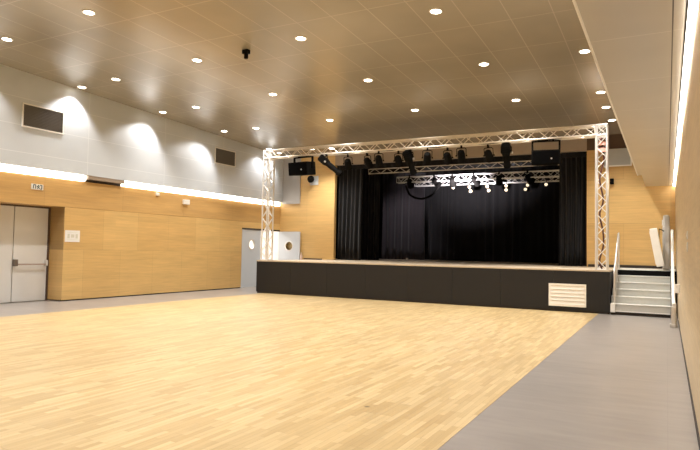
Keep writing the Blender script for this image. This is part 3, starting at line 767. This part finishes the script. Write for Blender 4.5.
# ------------------------------------------------------------------ loudspeakers hung in U brackets
def speaker(label, x0, x1, z0, z1, y0, y1, rz, tilt, bz):
    cx, cy, cz_ = (x0 + x1) / 2, (y0 + y1) / 2, (z0 + z1) / 2
    t = thing('loudspeaker', label, 'loudspeaker', (cx, cy, bz), (0, 0, rz)); hx, hy, hz = (x1 - x0) / 2, (y1 - y0) / 2, (z1 - z0) / 2
    T = Matrix.Translation((0, 0, cz_ - bz)) @ Matrix.Rotation(tilt, 4, 'X')
    bm = BM()   # trapezoidal cabinet: narrower at the back
    vs = []
    for (sx, sy) in ((-1, -1), (1, -1), (1, 1), (-1, 1)):
        k = 1.0 if sy < 0 else 0.72
        for sz in (-1, 1): vs.append(bm.verts.new(T @ Vector((sx * hx * k, sy * hy, sz * hz))))
    for k in range(4):
        a, b_ = 2 * k, 2 * ((k + 1) % 4); bm.faces.new((vs[a], vs[b_], vs[b_ + 1], vs[a + 1]))
    bm.faces.new([vs[i] for i in (0, 2, 4, 6)]); bm.faces.new([vs[i] for i in (7, 5, 3, 1)])
    bmesh.ops.bevel(bm, geom=bm.edges[:], offset=0.012, segments=2, affect='EDGES')
    cab = obj('cabinet', bm, M['black'], t, False, world=False)
    bm = BM(); rbox(bm, -hx + 0.03, hx - 0.03, -hy - 0.012, -hy + 0.005, -hz + 0.03, hz - 0.03, 0.008, T); obj('grille', bm, M['blackrough'], cab, world=False)
    bm = BM(); zt = 0.0; zc = cz_ - bz; w = 0.022
    X = hx + 0.02
    box(bm, -X * 0.9 - w, -X * 0.9 + w, -0.03, 0.03, zc, zt - 0.03); box(bm, X * 0.9 - w, X * 0.9 + w, -0.03, 0.03, zc, zt - 0.03); box(bm, -X * 0.9 - w, X * 0.9 + w, -0.03, 0.03, zt - 0.04, zt - 0.01)
    obj('bracket', bm, M['black'], t, world=False)
    for s in (-1, 1):
        bm = BM(); box(bm, s * hx * 0.5 - 0.02, s * hx * 0.5 + 0.02, -0.02, 0.02, -0.02, 0.08); obj('clamp', bm, M['black'], t, world=False)
    bm = BM(); lathe(bm, [(0, 0), (0.02, 0), (0.02, 0.012), (0, 0.012)], 12, T @ Matrix.Translation((hx * 0.42, -hy - 0.012, -hz * 0.15)) @ Matrix.Rotation(PI / 2, 4, 'X')); obj('badge', bm, M['steel'], cab, world=False)
    return t
speaker('large black loudspeaker in a U bracket under the left end of the truss beam', -10.25, -9.50, 3.66, 4.06, 15.15, 15.70, -0.12, 0.12, 4.235)
speaker('black loudspeaker in a U bracket under the right end of the truss beam', -3.02, -2.34, 3.60, 3.98, 15.25, 15.65, 0.12, 0.10, 4.235)

# cables
def cable(label, pts, r, mat, name='cable'):
    bm = BM(); P = [Vector(p) for p in pts]; out = []
    for i in range(len(P) - 1):
        a, b_, c, d = P[max(i - 1, 0)], P[i], P[i + 1], P[min(i + 2, len(P) - 1)]
        for k in range(6):
            s = k / 6; out.append(0.5 * ((2 * b_) + (c - a) * s + (2 * a - 5 * b_ + 4 * c - d) * s * s + (3 * b_ - a - 3 * c + d) * s ** 3))
    out.append(P[-1]); tube(bm, out, r, 8)
    return tag(obj(name, bm, mat, None, True), label, 'cable')
cable('dark red cable winding down inside the right truss column', [(CR - 0.02, TY, 4.2), (CR + 0.04, TY + 0.02, 3.7), (CR - 0.05, TY, 3.2), (CR + 0.03, TY - 0.02, 2.7), (CR - 0.05, TY, 2.35), (CR + 0.02, TY + 0.02, 1.95), (CR + 0.03, TY, 1.6), (CR - 0.05, TY, 1.25), (CR, TY, ST + 0.02)], 0.020, M['cable'])
cable('black cable sagging before the lit curtain under the middle truss', [(-8.95, 21.36, 3.93), (-8.75, 21.36, 3.55), (-8.3, 21.36, 3.40), (-7.85, 21.36, 3.55), (-7.55, 21.36, 3.93)], 0.04, M['black'])
cable('black cable looped along the front truss beam', [(CL + 0.6 + i * 0.72, TY - 0.10, TZ - 0.10 - (0.05 if i % 2 else 0)) for i in range(13)], 0.014, M['black'])
for i, z in enumerate((4.02, 3.86)):
    bm = BM(); lathe(bm, [(0, 0), (0.085, 0), (0.085, 0.085), (0, 0.085)], 16, Matrix.Translation((CR + 0.01, TY, z))); tag(obj('cable_reel', bm, M['red'], None, True), '%s pinkish drum inside the top of the right truss column' % ('upper' if i == 0 else 'lower'), 'reel')

# ------------------------------------------------------------------ steps
sp = thing('stage_steps', 'grey vinyl steps with pale nosings climbing beside the stage', 'steps', (-0.52, SY, 0))
X0, X1 = SX1 + 0.01, 0.068
lev = [0.255, 0.415, 0.57, 0.725, 0.88]
yk = SY
bm = BM(); box(bm, X0 + 0.005, X1 - 0.01, yk + 0.03, 16.5, 0, 0.085); obj('plinth', bm, M['dark'], sp)
for k, z in enumerate(lev):
    y_ = yk + 0.28 * k; zb = 0.085 if k == 0 else lev[k - 1]
    bm = BM(); box(bm, X0, X1, y_, 16.52, zb, z - 0.02); s_ = obj('riser', bm, M['step'], sp)
    bm = BM(); box(bm, X0, X1, y_ - 0.012, min(y_ + 0.30, 16.52), z - 0.02, z); obj('tread', bm, M['step'], sp)
    bm = BM(); box(bm, X0, X1, y_ - 0.016, y_ + 0.05, z - 0.012, z + 0.003); obj('nosing', bm, M['nosing'], sp)
bm = BM(); box(bm, X0, X1, yk - 0.004, yk + 0.01, 0.075, 0.10); obj('nosing', bm, M['nosing'], sp)
bm = BM(); box(bm, X0, XR - 0.004, 16.53, YF - 0.004, 0.0, ST - 0.01); obj('landing', bm, M['black'], sp)
bm = BM(); box(bm, X0, XR - 0.004, 16.525, YF - 0.004, ST - 0.01, ST); obj('landing_top', bm, M['step'], sp)
bm = BM(); box(bm, X0 - 0.9, XR - 0.004, YF - 0.016, YF - 0.001, ST + 0.001, ST + 0.08); struct('baseboard_front', bm, M['dark'])
bm = BM()
pr = [(15.1, 0.0), (15.1, 0.22)] + [(16.5, 0.97), (16.52, 0.97), (16.52, 0.0)]
va = [bm.verts.new((X1 + 0.002, p[0], p[1])) for p in pr]; vb = [bm.verts.new((X1 + 0.012, p[0], p[1])) for p in pr]
bm.faces.new(va); bm.faces.new(vb[::-1])
for k in range(5): bm.faces.new((va[k], va[(k + 1) % 5], vb[(k + 1) % 5], vb[k]))
obj('stringer', bm, plain('grey side board', (0.16, 0.145, 0.13), 0.5), sp)

hr = thing('handrail', 'thin steel handrail at the left side of the steps', 'handrail', (-1.09, 15.25, 0))
HX = -1.09
bm = BM(); tube(bm, [(HX, 15.20, 0.265), (HX, 15.20, 0.92), (HX, 15.23, 1.00), (HX, 16.60, 1.93), (HX, 16.68, 1.94), (HX, 16.72, 1.87), (HX, 16.72, ST)], 0.021, 12); obj('top_rail', bm, M['steel'], hr, True)
for (y_, z0, z1) in ((15.62, 0.42, 1.25), (16.05, 0.73, 1.54)):
    bm = BM(); tube(bm, [(HX, y_, z0), (HX, y_, z1)], 0.016, 10); obj('post', bm, M['steel'], hr, True)
bm = BM(); rbox(bm, HX - 0.07, HX + 0.03, 15.05, 15.10, 0.06, 0.262, 0.008); box(bm, HX - 0.03, HX + 0.03, 15.06, 15.24, 0.259, 0.272); obj('foot', bm, M['nosing'], hr)

# ------------------------------------------------------------------ wheelchair platform lift folded against the wall
lf = thing('stair_lift', 'folded white wheelchair platform lift on silver rails beside the steps', 'stair lift', (0.08, 13.3, 0))
RX = 0.115
bm = BM(); tube(bm, [(RX, 13.25, 0.42), (RX, 14.55, 0.50), (RX, 16.95, 2.02), (RX, 18.5, 2.02)], 0.032, 14); obj('upper_rail', bm, M['nosing'], lf, True)
bm = BM(); tube(bm, [(RX, 13.25, 0.10), (RX, 14.65, 0.12), (RX, 17.05, 1.55), (RX, 18.5, 1.55)], 0.032, 14); obj('lower_rail', bm, M['steel'], lf, True)
for (y_, z0, z1) in ((13.25, 0.0, 0.46), (15.0, 0.0, 0.80), (16.1, 0.0, 1.50), (17.2, ST, 2.04), (18.45, ST, 2.04)):
    bm = BM(); rbox(bm, RX - 0.02, RX + 0.04, y_ - 0.035, y_ + 0.035, z0, z1, 0.006); obj('rail_post', bm, M['steel'], lf)
bm = BM(); rbox(bm, RX - 0.075, RX + 0.03, 13.12, 13.36, 0.0, 0.07, 0.01); rbox(bm, RX - 0.05, RX + 0.02, 13.16, 13.30, 0.07, 0.40, 0.01); obj('foot', bm, M['steel'], lf)
bm = BM(); rbox(bm, -0.10, 0.075, 17.0, 17.55, 1.03, 2.15, 0.05, seg=4); rbox(bm, -0.085, 0.06, 17.0, 17.42, 2.05, 2.42, 0.06, seg=4); cg = obj('carriage', bm, plain('grey carriage cover', (0.60, 0.58, 0.55), 0.4), lf, True)
bm = BM(); rbox(bm, -0.11, -0.09, 17.1, 17.3, 2.15, 2.3, 0.008); obj('control_panel', bm, M['nosing'], cg)
T = Matrix.Translation((-0.135, 16.78, 1.12)) @ Matrix.Rotation(-0.17, 4, 'Y')
bm = BM(); rbox(bm, -0.09, 0.08, -0.24, 0.24, 0.0, 0.95, 0.02, T, 3); pf = obj('folded_platform', bm, M['offwhite'], lf)
bm = BM(); rbox(bm, -0.105, -0.09, -0.21, 0.21, 0.06, 0.89, 0.006, T); obj('ramp_flap', bm, M['offwhite'], pf)
bm = BM(); tube(bm, [(-0.06, 16.92, 2.0), (-0.17, 16.9, 2.06), (-0.19, 16.9, 1.6)], 0.014, 8); obj('safety_arm', bm, M['black'], lf, True)
wall_box('call_station', 'white call box on the right wall beside the lift rail', 'control box', XR - 0.08, XR - 0.0005, 12.55, 12.67, 0.70, 0.86, '-x', M['white'])

# ------------------------------------------------------------------ corridor lamp and added stage beams
def area(name, loc, sx, sy, power, col, rot=(0, 0, 0)):
    l = bpy.data.lights.new(name, 'AREA'); l.shape = 'RECTANGLE'; l.size = sx; l.size_y = sy; l.energy = power; l.color = col
    o = bpy.data.objects.new(name, l); C.objects.link(o); o.location = loc; o.rotation_euler = rot; return o
# corridor ceiling lamp
area('corridor_lamp', (-14.4, 17.6, 2.55), 0.6, 1.6, 90, (1, 0.92, 0.84))
# added beams without fixtures, brightening the rear trusses and the lit curtain
def added_stage_beam(loc, aim, power, deg):
    l = bpy.data.lights.new('added_stage_beam', 'SPOT'); l.energy = power; l.spot_size = math.radians(deg); l.spot_blend = 1.0; l.color = (1, 0.93, 1.0); l.shadow_soft_size = 0.05
    o = bpy.data.objects.new('added_stage_beam', l); C.objects.link(o); o.location = loc
    o.rotation_euler = (Vector(aim) - Vector(loc)).to_track_quat('-Z', 'Y').to_euler()
added_stage_beam((-6.6, 20.5, 3.3), (-6.9, 22.2, 4.4), 1500, 100)
added_stage_beam((-9.0, 21.95, 4.25), (-10.0, 23.65, 2.4), 260, 80)

w = bpy.data.worlds.new('world'); S.world = w; w.use_nodes = True
w.node_tree.nodes['Background'].inputs[0].default_value = (1.0, 0.88, 0.74, 1); w.node_tree.nodes['Background'].inputs[1].default_value = 0.02

# ------------------------------------------------------------------ camera
cd = bpy.data.cameras.new('camera'); cam = bpy.data.objects.new('camera', cd); C.objects.link(cam)
cd.sensor_width = 36; cd.lens = 596 / 700 * 36; cd.clip_start = 0.02; cd.clip_end = 200
d = Vector((667 - 350, -(256 - 225), -596)).normalized()
rr = math.radians(1.04); hvec = Vector((math.cos(rr), -math.sin(rr), 0))
up = hvec.cross(d)
if up.y < 0: up = -up
up.normalize(); right = d.cross(up)
R = Matrix((right, d, up)).to_4x4()
cam.matrix_world = Matrix.Translation((0, 0, 1.38)) @ R
S.camera = cam

S.view_settings.view_transform = 'Standard'; S.view_settings.look = 'None'; S.view_settings.gamma = 1; S.view_settings.use_curve_mapping = False
S.view_settings.exposure = 0.30
